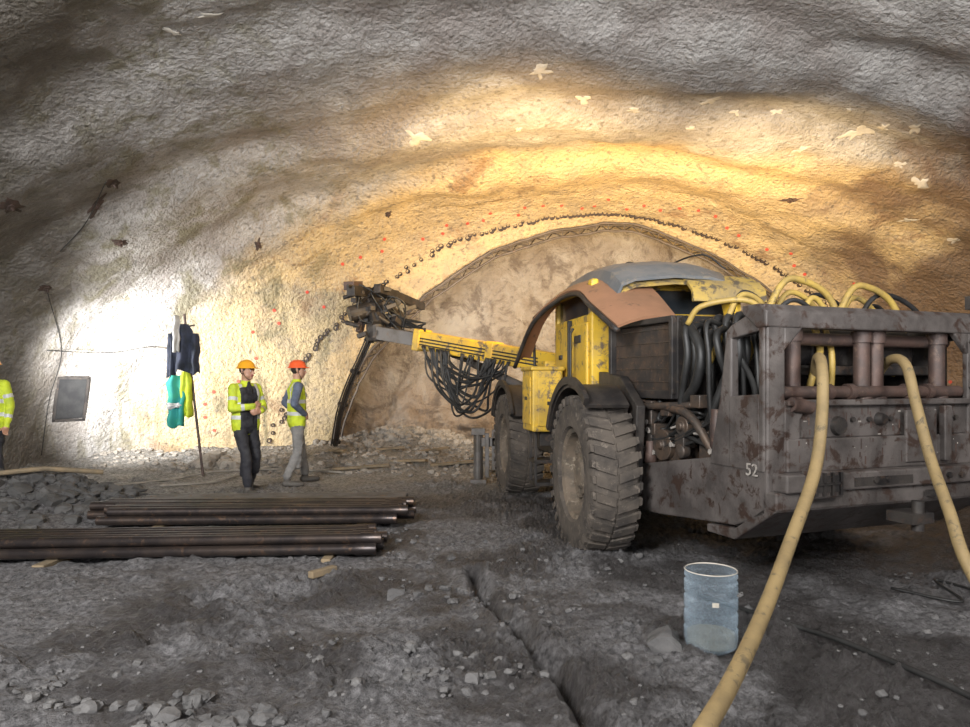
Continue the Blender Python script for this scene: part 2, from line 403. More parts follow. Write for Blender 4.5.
for k in range(1500):
    y = RX(1.7, 9.5); x = RX(-.75, .75) * y
    s = RX(.005, .018) * (1 if random.random() < .94 else 2.2)
    if x > 0.5 and y > 5.5 and random.random() < .7: continue
    rock(mb, x, y, s)
for x0, y0, n, sp, sm in [(-1.25, 3.0, 60, .20, .07), (-2.05, 3.2, 40, .3, .045), (-.2, 3.5, 40, .22, .05), (-.9, 3.9, 20, .3, .035), (.3, 5.6, 40, .5, .045), (-.6, 2.6, 10, .3, .03), (2.3, 2.8, 10, .4, .03), (.5, 4.6, 30, .5, .035), (-.5, 6.3, 20, .4, .05), (-1.6, 2.7, 40, .3, .045), (-.2, 4.9, 20, .2, .05)]:
    for k in range(n): rock(mb, random.gauss(x0, sp), random.gauss(y0, sp * .6), RX(.3, 1) * sm)
rock(mb, 1.0, 3.88, .12); rock(mb, .9, 3.7, .05); rock(mb, -.62, 4.9, .09)
mb.obj('loose_stones', M_rock)
mb = MB()
for k in range(560):
    rock(mb, random.gauss(-5.5, .9), random.gauss(8.35, .5), RX(.03, .15) * (.6 + .6 * random.random()))
mb.obj('muck_pile', M_muck)
mb = MB()
for k in range(820):
    y = RX(10.9, 13.4); x = RX(-.56, .1) * y; rock(mb, x, y, RX(.02, .08))
for k in range(20): rock(mb, RX(-4.8, -3.8), RX(11.2, 12), RX(.1, .2))
for k in range(300): rock(mb, random.gauss(-1.3, 1.0), random.gauss(13.55, .25), RX(.02, .11), flat=.9)
mb.obj('pale_rubble', M_rockl)
# scrap planks lying between the workers and the front wheel
mb = MB()
for x, y, L, an in [(-2.0, 11.3, .9, .1), (-1.3, 11.7, .7, -.35), (-.5, 11.5, .8, .25), (-.9, 12.3, .6, .6), (-2.6, 12.1, .5, -.6), (.1, 12.0, .7, -.1), (-1.7, 12.6, .5, .2)]:
    z = gz(x, y, False) + .05; ca, sa = math.cos(an), math.sin(an)
    fr = lambda a_, b_, c_, x=x, y=y, z=z, ca=ca, sa=sa: Vector((x + a_ * ca - b_ * sa, y + a_ * sa + b_ * ca, z + c_ + a_ * .06))
    mb.box(fr, -L / 2, L / 2, -.05, .05, 0, .035)
mb.obj('scrap_planks', M_wood, bevel=.004)

# ------------------------------------------------------------------ steel pipes
def steel_pipe(mb, p0, p1, r):
    p0, p1 = Vector(p0), Vector(p1); L = (p1 - p0).length
    mb.lathe(p0, p1 - p0, [(r * .75, .3), (r * .75, 0), (r, 0), (r, L - .18), (r * 1.15, L - .17), (r * 1.15, L), (r * .78, L), (r * .75, L - .3)], 16)
def bundle(name, xl, xr, y0, dy, n, layers, r, m, base_z):
    mb = MB()
    for l in range(layers):
        for k in range(n - l):
            y = y0 + (k + l * .5) * r * 2.12 + RX(-.01, .01); z = base_z + r + l * r * 1.78
            a, b = xl + RX(-.25, .1), xr + RX(-.16, .06)
            steel_pipe(mb, (a, y, z + RX(0, .01)), (b, y + dy, z + RX(0, .01)), r)
    return mb.obj(name, m, smooth='auto')
bundle('steel_pipe_stack', -3.85, -.80, 6.95, .1, 7, 2, .046, M_pipe, .07)
bundle('steel_pipe_stack.001', -6.4, -.93, 5.55, .35, 6, 2, .044, M_pipe, .045)
bundle('steel_pipe_stack.002', -3.95, -.90, 8.1, .15, 5, 1, .045, M_pipe2, .05)
for nm, bx in [('timber_sleeper', (-3.3, -3.2, 6.8, 7.7, -.04, .07)), ('timber_sleeper', (-1.3, -1.2, 6.85, 7.7, -.04, .07)), ('timber_sleeper', (-1.35, -1.27, 5.75, 6.4, -.05, .045)), ('timber_sleeper', (-3.6, -3.5, 5.55, 6.2, -.05, .045)),
               ('timber_sleeper', (-3.6, -3.5, 8.05, 8.8, -.04, .05)), ('timber_sleeper', (-1.5, -1.4, 8.05, 8.8, -.04, .05))]:
    mb = MB(); mb.box(W, *bx); mb.obj(nm, M_wood, bevel=.008)
mb = MB(); mb.tube([(-5.9, 8.0, .42), (-5.2, 8.25, .48), (-4.75, 8.7, .38)], .03, 8); mb.obj('timber_pole', M_wood, smooth='auto')
mb = MB(); fr = lambda x, y, z: Vector((-3.3 + x * .8 - y * .6, 6.45 + x * .6 + y * .8, .0 + z)); mb.box(fr, -.35, .3, 0, .06, .0, .04); mb.obj('timber_plank', M_wood, bevel=.006)
mb = MB(); fr = lambda x, y, z: Vector((-1.22 + x * .6 - y * .8, 5.35 + x * .8 + y * .6, .04 + z)); mb.box(fr, -.12, .12, 0, .06, -.02, .03); mb.obj('timber_offcut', M_wood, bevel=.006)
mb = MB()
mb.tube([(x, y, gz(x, y, False) + .05) for x, y in [(-6.5, 9.2), (-5.4, 9.5), (-4.7, 10.4), (-4.2, 11.0), (-3.2, 11.2), (-2.2, 10.9)]], .018, 8, 8)
mb.tube([(x, y, gz(x, y, False) + .05) for x, y in [(-4.6, 9.9), (-4.0, 10.3), (-3.7, 11.0), (-3.2, 11.6)]], .018, 8, 8)
mb.obj('pale_air_hose', M_airhose, smooth=True)
mb = MB()
mb.tube([(x, y, gz(x, y, False) + .055) for x, y in [(1.45, 4.75), (1.75, 4.2), (1.95, 3.85), (2.15, 3.35), (2.35, 2.9), (2.9, 2.4)]], .016, 8, 10)
mb.tube([(x, y, gz(x, y, False) + .04) for x, y in [(2.9, 5.0), (3.2, 4.7), (3.35, 5.2), (3.5, 4.6), (3.9, 4.4)]], .01, 8, 10)
mb.obj('power_cable', M_black, smooth=True)

# ------------------------------------------------------------------ water jug
e = empty('water_jug'); jc = (1.245, 3.86, gz(1.245, 3.86, False) + .01)
def clear_mat(name, tint, col, fac, edge=.35, rough=.15):
    m, nt, b, v = base(name); b.inputs['Base Color'].default_value = (*col, 1); b.inputs['Roughness'].default_value = rough
    tr = nt.nodes.new('ShaderNodeBsdfTransparent'); tr.inputs[0].default_value = (*tint, 1)
    mx = nt.nodes.new('ShaderNodeMixShader'); fr_ = nt.nodes.new('ShaderNodeLayerWeight'); fr_.inputs[0].default_value = .25
    f = mth(nt, 'ADD', mth(nt, 'MULTIPLY', fr_.outputs['Facing'], edge), mth(nt, 'MULTIPLY', noise_n(nt, v, 7, 6, .7), fac), True)
    nt.links.new(f, mx.inputs[0]); nt.links.new(tr.outputs[0], mx.inputs[1]); nt.links.new(b.outputs[0], mx.inputs[2])
    nt.links.new(mx.outputs[0], nt.nodes['Material Output'].inputs[0]); return m
M_jug = clear_mat('clear_blue_polycarbonate', (.90, .95, .98), (.55, .68, .80), .10, .60); M_water = clear_mat('murky_water', (.72, .70, .64), (.34, .32, .27), .5, .3, .1)
prof = [(0, 0), (.11, 0), (.135, .02), (.14, .05)]
for k in range(4):
    z = .06 + k * .085; prof += [(.143, z), (.143, z + .055), (.134, z + .064), (.134, z + .074)]
prof += [(.143, .40), (.139, .43)]
mb = MB(); mb.lathe(jc, (0, 0, 1), prof, 40); mb.obj('bottle_shell', M_jug, e, smooth='auto')
mb = MB(); mb.lathe(jc, (0, 0, 1), [(0, .012), (.10, .012), (.128, .03), (.128, .085), (0, .085)], 32); mb.obj('murky_water', M_water, e, smooth='auto')
mb = MB(); mb.lathe(jc, (0, 0, 1), [(.138, .427), (.142, .430), (.139, .434), (.136, .430)], 40, closed=True); mb.obj('cut_rim', M_patch, e, smooth='auto')
m2 = MB(); rows = []
for i in range(9):
    a = -.26 + .03 * i; rows.append([Vector(jc) + Vector((math.sin(a) * .1445, -math.cos(a) * .1445, z)) for z in (.265, .29)])
m2.sheet(rows, .001); m2.obj('label', M_patch, e)

# ------------------------------------------------------------------ drilling rig
rig = empty('tunnel_drilling_rig', (2.0, 7.0, 0)); 
bpy.context.view_layer.update()
def part(mb, name, m, **k):
    o = mb.obj(name, m, **k); o.parent = rig; o.matrix_parent_inverse = Matrix.Translation((-2.0, -7.0, 0)); return o
def R(x, y, z): return Vector((1.84 + .94 * x - .342 * y, 4.6 + .342 * x + .94 * y, z))
def F(x, y, z): return Vector((.97 + .988 * x - .156 * y, 6.3 + .156 * x + .988 * y, z))
Rr, Rf = Vector((.94, .342, 0)), Vector((-.342, .94, 0)); Fr_, Ff = Vector((.988, .156, 0)), Vector((-.156, .988, 0))

# rear chassis
mb = MB(); poly = [(0, .62), (0, 1.0), (.56, .95), (2.0, .72), (2.12, .38), (1.2, .42), (.3, .50)]
mb.prism(R, poly, 0, .06); mb.prism(R, poly, 1.94, 2.0)
mb.prism(R, [(0, .60), (0, .66), (.3, .55), (1.2, .47), (2.1, .43), (2.1, .38), (1.2, .42), (.3, .48)], .06, 1.94)
part(mb, 'rear_chassis_plates', M_grey, bevel=.012)
mb = MB()   # rear side window frame, left & right
for x0, x1 in ((-.01, .06), (1.94, 2.01)):
    mb.prism(R, [(0, .9), (.05, .9), (.05, 2.0), (0, 2.02)], x0, x1)
    mb.prism(R, [(.32, .9), (.56, .9), (.44, 1.40), (.37, 1.86), (.32, 1.90)], x0, x1)
    mb.prism(R, [(.04, 1.84), (.34, 1.80), (.34, 1.89), (.04, 2.0)], x0, x1)
    mb.prism(R, [(.04, .9), (.35, .9), (.35, 1.40), (.04, 1.42)], x0, x1)
mb.prism(R, [(-.02, .66), (-.02, 1.98), (.03, 2.02), (.03, .66)], 0, .15); mb.prism(R, [(-.02, .66), (-.02, 1.98), (.03, 2.02), (.03, .66)], 1.87, 2.0)
mb.prism(R, [(-.03, 1.86), (-.03, 1.97), (.03, 2.02), (.20, 2.02), (.20, 1.97), (.06, 1.86)], -.02, 2.02)
mb.prism(lambda x, y, z: R(y, x, z), [(.14, 1.38), (.38, 1.38), (.28, 1.25), (.28, .9), (.14, .9)], -.02, .03)
mb.prism(lambda x, y, z: R(y, x, z), [(.14, 1.88), (.32, 1.88), (.14, 1.70)], -.02, .03)
mb.prism(lambda x, y, z: R(y, x, z), [(1.88, 1.88), (1.7, 1.88), (1.88, 1.70)], -.02, .03)
part(mb, 'rear_guard_frame', M_grey, bevel=.012)
mb = MB()   # mid plate
mb.box(R, .15, 1.88, .0, .05, 1.12, 1.36); mb.box(R, .15, 1.88, -.04, .02, .90, 1.12); mb.box(R, .15, 1.88, -.05, .1, 1.34, 1.38)
mb.box(R, 1.2, 1.5, -.055, -.03, .93, 1.30); mb.box(R, 1.55, 1.62, -.08, -.03, .93, 1.33)
part(mb, 'rear_plate', M_grey, bevel=.008)
mb = MB()
for x in (.32, .95, 1.08, 1.7): mb.tube([R(x, .1, 1.36), R(x, .1, 1.88)], .055, 14); mb.tube([R(x, .1, 1.36), R(x, .1, 1.44)], .075, 14); mb.tube([R(x, .1, 1.78), R(x, .1, 1.86)], .07, 14)
mb.tube([R(.15, .05, 1.43), R(1.86, .05, 1.43)], .042, 14); mb.tube([R(.15, .16, 1.80), R(1.86, .16, 1.80)], .045, 14)
for x in (.55, .75, 1.3, 1.5): mb.tube([R(x, .05, 1.43), R(x + .05, .05, 1.43)], .06, 12)
mb.tube([R(.2, -.02, 1.35), R(.36, -.02, 1.33)], .05, 12)
part(mb, 'rear_guard_bars', M_rust, smooth='auto')
mb = MB()
mb.box(R, .05, 1.95, -.14, .02, .78, .90); mb.box(R, .0, 2.0, -.10, .02, .66, .78); mb.box(R, .2, .5, -.17, -.1, .74, .92)
mb.prism(R, [(-.1, .66), (.3, .40), (.6, .40), (.6, .46), (.3, .48), (.0, .68)], .0, 2.0)
part(mb, 'rear_bumper', M_grey, bevel=.012)
mb = MB()
mb.box(R, .24, .48, -.175, -.165, .78, .89)
for x in (.24, .31, .38, .45): mb.box(R, x, x + .02, -.19, -.165, .76, .91)
mb.box(R, .24, .47, -.19, -.165, .83, .845)
for x in (.8, .92, 1.5, 1.62, 1.8): mb.lathe(R(x, -.14, .84), -Rf, [(.0, .02), (.022, .02), (.022, -.01)], 8)
for x in (.6, .75, .9, 1.1, 1.75): mb.lathe(R(x, .0, 1.24), -Rf, [(.0, .02), (.018, .02), (.018, -.01)], 8)
mb.lathe(R(.62, .0, 1.2), -Rf, [(.0, .03), (.06, .03), (.07, -.01)], 16); mb.lathe(R(1.0, .0, 1.24), -Rf, [(.0, .05), (.035, .05), (.05, -.01)], 12)
mb.box(R, .62, 1.15, -.145, -.1, .80, .86); mb.box(R, 1.3, 1.42, -.15, -.12, .7, .74)
part(mb, 'bolts_and_brackets', M_dark, smooth='auto')
mb = MB()
for k in range(60):
    x, z = RX(.2, 1.8), RX(.93, 1.33); w = RX(.003, .012); mb.box(R, x, x + w, -.0425 if z < 1.10 else -.002, 0.0, z, min(z + RX(.01, .09), 1.11 if z < 1.11 else 1.34))
part(mb, 'rust_drips', M_rust)
mb = MB()
for k in range(16):
    x, z = RX(.25, 1.8), RX(.95, 1.3); w = RX(.006, .03); mb.box(R, x, x + w, -.0425 if z < 1.10 else -.0015, 0.0, z, min(z + RX(.004, .012), 1.11 if z < 1.11 else 1.34))
mb.box(R, .28, .34, -.0215, -.02, .93, .97)
part(mb, 'paint_scratches', M_number)
mb = MB(); mb.box(R, .95, 1.15, -.3, -.1, .55, .62); mb.lathe(R(1.05, -.26, .5), (0, 0, 1), [(0, 0), (.04, 0), (.04, .2), (0, .2)], 12)
mb.tube([R(1.9, -.02, 1.95), R(1.93, -.04, 2.1)], .012, 6); mb.box(R, 1.86, 1.98, -.06, .0, 2.04, 2.14)
mb.tube([R(1.85, -.05, 1.45), R(1.85, -.12, 1.5), R(1.85, -.12, 1.75), R(1.85, -.05, 1.8)], .015, 8)
part(mb, 'tow_hitch_and_tail_lamp', M_dark, smooth='auto')
cu = bpy.data.curves.new('fleet_number', 'FONT'); cu.body = '52'; cu.size = .12; cu.extrude = .003
to = bpy.data.objects.new('fleet_number', cu); scene.collection.objects.link(to); cu.materials.append(M_number)
mt = Matrix((( .342, 0, -.94, 0), (-.94, 0, -.342, 0), (0, 1, 0, 0), (0, 0, 0, 1)))
mt.translation = R(-.014, .17, .87); to.matrix_world = mt
to.parent = rig; to.matrix_parent_inverse = Matrix.Translation((-2.0, -7.0, 0))

# engine bay
mb = MB(); mb.box(R, .12, 1.88, 1.1, 2.1, 1.42, 2.0); mb.box(R, .08, 1.9, 1.07, 1.12, 1.36, 2.04); mb.box(R, .04, .14, 1.1, 2.1, 1.36, 1.43); mb.box(R, .04, .14, 1.1, 2.1, 1.99, 2.04); mb.box(R, .04, .14, 2.05, 2.1, 1.4, 2.02); mb.box(R, .04, .14, 1.09, 1.14, 1.4, 2.02)
part(mb, 'cooler_box', M_dark, bevel=.008)
mb = MB()
for k in range(46): y = 1.145 + k * .0198; mb.box(R, .095, .12, y, y + .006, 1.43, 1.99)
for k in range(5): z = 1.5 + k * .11; mb.box(R, .088, .096, 1.12, 2.05, z, z + .006)
part(mb, 'cooler_fins', M_engine)
mb = MB()
mb.box(R, .35, 1.7, .5, 2.0, .6, 1.2); mb.box(R, .25, 1.75, 1.3, 1.7, 1.2, 1.36); mb.box(R, .1, .35, 1.05, 1.3, .75, 1.1); mb.box(R, .12, .3, .62, .85, .85, 1.2)
mb.box(R, .05, .2, 1.4, 1.5, .78, 1.34); mb.box(R, .15, .3, 1.86, 1.98, .8, 1.36)
for y, z in ((1.15, 1.22), (1.35, 1.05), (.75, 1.3), (1.55, 1.25), (.95, .98)): mb.box(R, .05, .2, y, y + .12, z, z + .10)
mb.lathe(R(.08, 1.25, .98), -Rr, [(0, .06), (.03, .06), (.04, .03), (.13, .03), (.13, -.03), (0, -.1)], 24)
mb.lathe(R(.08, .98, 1.15), -Rr, [(0, .06), (.03, .06), (.04, .03), (.08, .03), (.08, -.03), (0, -.1)], 24)
mb.lathe(R(.08, 1.0, .95), -Rr, [(0, .05), (.02, .05), (.06, .03), (.06, -.03), (0, -.1)], 24)
mb.tube([R(.08, .6, .95), R(.05, .9, 1.25), R(.1, 1.5, 1.3)], .035, 12, 6); mb.tube([R(.06, 1.75, 1.28), R(.04, 1.3, 1.30), R(.1, .9, 1.32)], .03, 12, 6)
part(mb, 'engine_block', M_engine, smooth='auto', bevel=.008)
mb = MB()
for y, r, z0, z1 in ((1.62, .08, .78, 1.22), (1.80, .06, .82, 1.15), (.56, .05, 1.0, 1.3), (1.42, .055, .80, 1.0)):
    mb.lathe(R(.06, y, z0), (0, 0, 1), [(0, 0), (r * .7, 0), (r, .03), (r, z1 - z0 - .08), (r * .85, z1 - z0 - .06), (r * .85, z1 - z0), (0, z1 - z0)], 20)
part(mb, 'filters', M_rust, smooth='auto')
mb = MB()
for k in range(14):
    y0, y1 = RX(.4, 1.9), RX(.4, 1.9); z0, z1 = RX(.85, 1.3), RX(.85, 1.35)
    mb.tube([R(.2, y0, z0), R(.08, y0 + RX(-.1, .1), z0 + .05), R(.06 + RX(0, .1), (y0 + y1) / 2, (z0 + z1) / 2 + RX(-.15, .1)), R(.08, y1, z1), R(.22, y1, z1 + .03)], RX(.01, .018), 8, 6)
for k in range(20):
    y0 = RX(.38, 1.0); x0 = RX(.05, .5)
    mb.tube([R(x0 + .3, y0 + .1, 1.9), R(x0, y0, RX(1.85, 2.0)), R(x0 - .03, y0 - .05, 1.7), R(x0 + RX(-.05, .1), y0 + RX(-.1, .1), 1.4), R(x0 + .05, y0 + RX(0, .3), 1.0)], RX(.016, .034), 8, 6)
mb.tube([R(.1, 1.0, 2.0), R(.06, .75, 1.75), R(.06, .8, 1.5), R(.1, 1.0, 1.35)], .04, 12, 8); mb.tube([R(.15, .4, 1.8), R(.12, .55, 1.5), R(.1, .7, 1.2), R(.2, .9, 1.1)], .035, 12, 8)
part(mb, 'hydraulic_hoses', M_black, smooth=True)
mb = MB()
for k in range(14):
    y0 = RX(.5, 1.9); z0 = RX(.9, 1.3); mb.tube([R(.06, y0, z0), R(.06, y0 + RX(-.15, .15), z0 + RX(-.08, .08))], .010, 8)
    mb.lathe(R(.07, y0, z0), -Rr, [(0, .03), (.022, .03), (.022, -.03), (0, -.03)], 6)
part(mb, 'hose_fittings', M_number, smooth='auto')
mb = MB(); mb.box(R, .3, 1.9, .24, .95, 1.55, 1.62); mb.box(R, .7, 1.7, .3, .9, 1.62, 1.85); mb.box(R, .5, .6, .3, .9, .9, 1.9); mb.box(R, 1.85, 1.95, .2, 2.1, .9, 2.0)
mb.tube([R(.55, .5, 1.75), R(1.75, .5, 1.75)], .18, 20)
part(mb, 'rear_deck_and_hose_drum', M_dark, bevel=.01)
mb = MB()
def arc(x0, x1, y, zt, z0=1.75, r=.035, dy=0): mb.tube([R(x0, y + .1, z0 - .1), R(x0 + .03, y, z0 + .12), R(x0 + (x1 - x0) * .3, y, zt - .03), R(x0 + (x1 - x0) * .55, y + dy * .5, zt), R(x0 + (x1 - x0) * .85, y + dy, zt - .12), R(x1, y + dy, z0 + .1), R(x1, y + dy + .1, z0 - .2)], r, 10, 8)
arc(.40, 1.25, .55, 2.28, r=.026); arc(.55, 1.15, .62, 2.19, r=.022); arc(1.05, 1.85, .5, 2.25, r=.026); arc(1.2, 1.75, .6, 2.17, r=.022); arc(.7, 1.05, .45, 2.13, r=.022); arc(.15, .7, .65, 2.16, r=.022)
mb.tube([R(.75, .35, 1.95), R(.72, .25, 1.75), R(.62, .2, 1.6), R(.6, .25, 1.4)], .026, 10, 6); mb.tube([R(.85, .35, 1.95), R(.8, .22, 1.7), R(.82, .25, 1.4)], .022, 10, 6)
mb.tube([R(.05, .9, 1.95), R(.1, .8, 2.08), R(.3, .6, 2.12), R(.45, .55, 2.05), R(.5, .5, 1.85)], .022, 10, 6)
part(mb, 'looped_yellow_hoses', M_hose2, smooth=True)
mb = MB()
arc(.35, .95, .4, 2.10, r=.018); arc(.9, 1.6, .75, 2.2, r=.02); arc(1.5, 1.95, .65, 2.12, r=.018); arc(.3, .8, .8, 2.2, r=.018); arc(1.3, 2.2, .55, 2.2, r=.02)
part(mb, 'looped_black_hoses', M_black, smooth=True)

# wheels
def wheel(c, axis, r, w, name):
    axis = Vector(axis).normalized(); mb = MB(); h = w / 2
    mb.lathe(c, axis, [(r * .56, h * .75), (r * .60, h * .95), (r * .78, h), (r * .90, h * .95), (r * .95, h * .78), (r * .97, 0), (r * .95, -h * .78), (r * .90, -h * .95), (r * .78, -h), (r * .60, -h * .95), (r * .56, -h * .75)], 48, closed=True)
    a = axis.orthogonal().normalized(); b = axis.cross(a)
    for k in range(34):
        for sg in (1, -1):
            an = 2 * math.pi * (k + (.5 if sg < 0 else 0)) / 34; sk = .10
            def fr(x, y, z, an=an, sg=sg):
                t = an + y / r + sk * abs(x) / h * 1.0
                return Vector(c) + axis * x * sg + (a * math.cos(t) + b * math.sin(t)) * z
            mb.box(fr, .01, h * .86, -.038, .038, r * .93, r * .99); 
            mb.box(fr, h * .84, h * 1.01, -.03, .03, r * .87, r * .975)
    part(mb, name + '_tyre', M_tire, smooth='auto')
    mb = MB()
    mb.lathe(c, axis, [(0, h * .62), (r * .16, h * .62), (r * .20, h * .50), (r * .26, h * .50), (r * .28, h * .30), (r * .40, h * .22), (r * .50, h * .3), (r * .52, h * .72), (r * .58, h * .82), (r * .60, h * .70), (r * .56, -h * .7), (0, -h * .7)], 36)
    for k in range(10):
        an = 2 * math.pi * k / 10; mb.lathe(Vector(c) + (a * math.cos(an) + b * math.sin(an)) * r * .34 + axis * h * .2, axis, [(0, .06), (.02, .06), (.02, 0)], 6)
    part(mb, name + '_rim', M_rim, smooth='auto')
wheel(F(-.01, 0, .68), -Fr_, .71, .42, 'rear_left'); wheel(F(-.02, 3.25, .66), -Fr_, .68, .44, 'front_left')
wheel(R(2.25, 1.9, .68), Rr, .70, .46, 'rear_right'); wheel(F(2.1, 3.25, .66), Fr_, .68, .46, 'front_right')
mb = MB(); mb.tube([F(0, 0, .68), R(2.25, 1.9, .68)], .12, 16); mb.tube([F(0, 3.25, .66), F(2.1, 3.25, .66)], .12, 16)
part(mb, 'axles', M_dark, smooth='auto')
mb = MB()
def fender(cx0, cx1, cy, rr, a0, a1, cz=.68):
    rows = []
    for k in range(15):
        an = math.radians(a0 + (a1 - a0) * k / 14)
        rows.append([F(x, cy + math.cos(an) * rr, cz + math.sin(an) * rr) for x in (cx0, (cx0 + cx1) / 2, cx1)])
    mb.sheet(rows, .03)
    for i in range(14):
        an0 = math.radians(a0 + (a1 - a0) * i / 14); an1 = math.radians(a0 + (a1 - a0) * (i + 1) / 14)
        mb.prism(F, [(cy + math.cos(an0) * rr, cz + math.sin(an0) * rr), (cy + math.cos(an0) * (rr + .07), cz + math.sin(an0) * (rr + .07)), (cy + math.cos(an1) * (rr + .07), cz + math.sin(an1) * (rr + .07)), (cy + math.cos(an1) * rr, cz + math.sin(an1) * rr)], cx0 - .02, cx0 + .02)
fender(-.22, .16, 0, .80, 128, 25); fender(-.24, .36, 3.25, .78, 150, 25); fender(1.75, 2.35, 3.25, .78, 150, 25)
part(mb, 'mudguards', M_dark, smooth='auto')
mb = MB(); mb.prism(F, [(-.42, .55), (-.50, 1.30), (-.1, 1.55), (.5, 1.6), (.5, .6)], .22, .30); part(mb, 'wheel_arch_plate', M_dark, bevel=.01)

# front chassis & cab
mb = MB()
mb.box(F, .35, 1.75, -.3, 4.3, .55, 1.05); mb.box(F, .2, 1.9, .5, 4.2, 1.05, 1.2); mb.box(F, .25, 1.85, 4.1, 4.4, .5, 1.5); mb.box(F, .3, .7, 3.5, 4.1, 1.2, 1.7); mb.box(F, .0, .35, .95, 2.4, .7, .95)
mb.lathe(F(.7, 3.6, 1.2), (0, 0, 1), [(0, 0), (.3, 0), (.3, .25), (.2, .3), (.2, .65), (0, .65)], 24)
mb.lathe(F(1.5, 3.6, 1.2), (0, 0, 1), [(0, 0), (.3, 0), (.3, .25), (.2, .3), (.2, .65), (0, .65)], 24)
part(mb, 'front_chassis', M_dark, bevel=.01)
mb = MB()
mb.box(F, .16, 1.8, .55, 1.95, 1.3, 2.18); mb.box(F, .16, .24, .55, .66, 2.15, 2.52); mb.box(F, .16, .24, 1.85, 1.95, 2.15, 2.52); mb.box(F, 1.6, 1.7, .55, .65, 2.15, 2.52); mb.box(F, 1.6, 1.7, 1.85, 1.95, 2.15, 2.52)
mb.box(F, .13, .17, .62, 1.2, 1.45, 2.1); mb.box(F, .05, .3, 2.0, 2.4, 1.2, 1.75); mb.box(F, .13, .17, 1.3, 1.8, 1.5, 2.1); mb.box(F, .16, 1.75, .6, 1.95, 2.42, 2.5)
part(mb, 'cab_body', M_yellow, bevel=.02)
mb = MB(); mb.box(F, .20, 1.66, .62, 1.9, 2.15, 2.44); part(mb, 'cab_glazing', M_glass)
mb = MB(); mb.box(F, .12, .16, 1.22, 1.28, 1.32, 2.16); mb.box(F, .115, .15, 1.5, 1.62, 1.75, 1.8); mb.box(F, .12, .14, .8, 1.02, 1.9, 1.98); mb.tube([F(.08, .9, 1.5), F(.05, .9, 1.55), F(.05, .9, 2.0), F(.08, .9, 2.05)], .014, 8); mb.tube([F(.04, 2.45, 1.3), F(.02, 2.45, 2.3), F(.2, 2.2, 2.5)], .018, 8)
part(mb, 'cab_door_trim', M_black, bevel=.004)
mb = MB(); mb.box(F, -.26, .08, 1.30, 1.80, .96, 1.64); mb.box(F, -.28, .1, 1.28, 1.82, 1.62, 1.67); part(mb, 'side_locker', M_yellow, bevel=.02)
mb = MB(); mb.box(F, -.20, .05, 1.285, 1.30, 1.02, 1.55); mb.box(F, -.275, -.26, 1.36, 1.74, 1.04, 1.56); part(mb, 'locker_door', M_yellow, bevel=.006)
mb = MB(); mb.box(F, -.28, -.26, 1.5, 1.6, 1.3, 1.34); mb.box(F, -.1, -.02, 1.27, 1.3, 1.25, 1.29); mb.box(F, -.15, .35, 1.4, 1.7, .8, .96)
for z in (.35, .6): mb.box(F, -.2, .1, 1.45, 1.75, z, z + .04)
mb.box(F, -.2, -.17, 1.45, 1.5, .35, .96); mb.box(F, -.2, -.17, 1.7, 1.75, .35, .96)
part(mb, 'access_steps', M_dark, bevel=.004)
# roof canopy
rows = []
for y, z in ((2.35, 2.48), (2.2, 2.62), (1.8, 2.69), (1.2, 2.71), (.7, 2.67), (.4, 2.59), (.15, 2.45)):
    rows.append([F(x, y, z + dz) for x, dz in ((.30, -.16), (.34, -.06), (.46, -.01), (.85, .03), (1.2, .02), (1.42, -.04), (1.52, -.12))])
mb = MB(); mb.sheet(rows, .03); part(mb, 'canopy_roof', M_roofgrey, smooth='auto')
rows2 = [[p - Vector((0, 0, .06)) for p in r] for r in rows]
mb = MB(); mb.sheet(rows2, .02); 
mb.sheet([[F(x, y, z) for x in (.95, 1.1, 1.3, 1.5, 1.68)] for y, z in ((.30, 2.50), (.22, 2.46), (.12, 2.42), (.02, 2.34), (.0, 2.24))], .03)
part(mb, 'canopy_lining', M_canopyy, smooth='auto')
mb = MB(); mb.tube([F(1.3, 1.2, 2.7), F(1.3, 1.2, 2.80), F(1.45, .8, 2.83), F(1.6, .6, 2.65)], .01, 8, 5); mb.lathe(F(.8, 1.2, 2.72), (0, 0, 1), [(.06, 0), (.06, .05), (.04, .08), (0, .09)], 16)
part(mb, 'roof_fittings', M_black, bevel=.004)
mb = MB(); 
for x in (.6, 1.42): mb.box(F, x, x + .08, .12, .2, 1.95, 2.32)
mb.prism(F, [(-.05, 1.98), (.1, 1.98), (.25, 2.3), (.1, 2.35)], 1.35, 1.42)
part(mb, 'canopy_rear_brackets', M_yellow, bevel=.008)
# raised engine hood sheet
A = [(.37, 8.6, 1.70), (.55, 8.1, 2.18), (.79, 7.6, 2.40), (.93, 7.0, 2.40), (.99, 6.5, 2.22), (1.13, 5.95, 1.96)]
B = [(.56, 8.7, 1.79), (.74, 8.3, 2.26), (1.02, 7.9, 2.50), (1.36, 7.2, 2.55), (1.56, 6.7, 2.40), (1.68, 6.1, 2.03)]
A = catmull([Vector(a) for a in A], 6); B = catmull([Vector(b) for b in B], 6); rows = []
for a, b in zip(A, B):
    rows.append([a.lerp(b, t) + Vector((0, 0, .05 * math.sin(math.pi * t))) for t in (0, .2, .4, .6, .8, 1)])
mb = MB(); mb.sheet(rows, .025); part(mb, 'raised_engine_hood', M_copper, smooth='auto')
mb = MB(); mb.tube([a + Vector((-.005, 0, -.02)) for a in A], .026, 8); mb.tube([F(.35, .1, 1.9), F(.25, .25, 2.3)], .02, 8); part(mb, 'hood_edge_and_strut', M_dark, smooth=True)

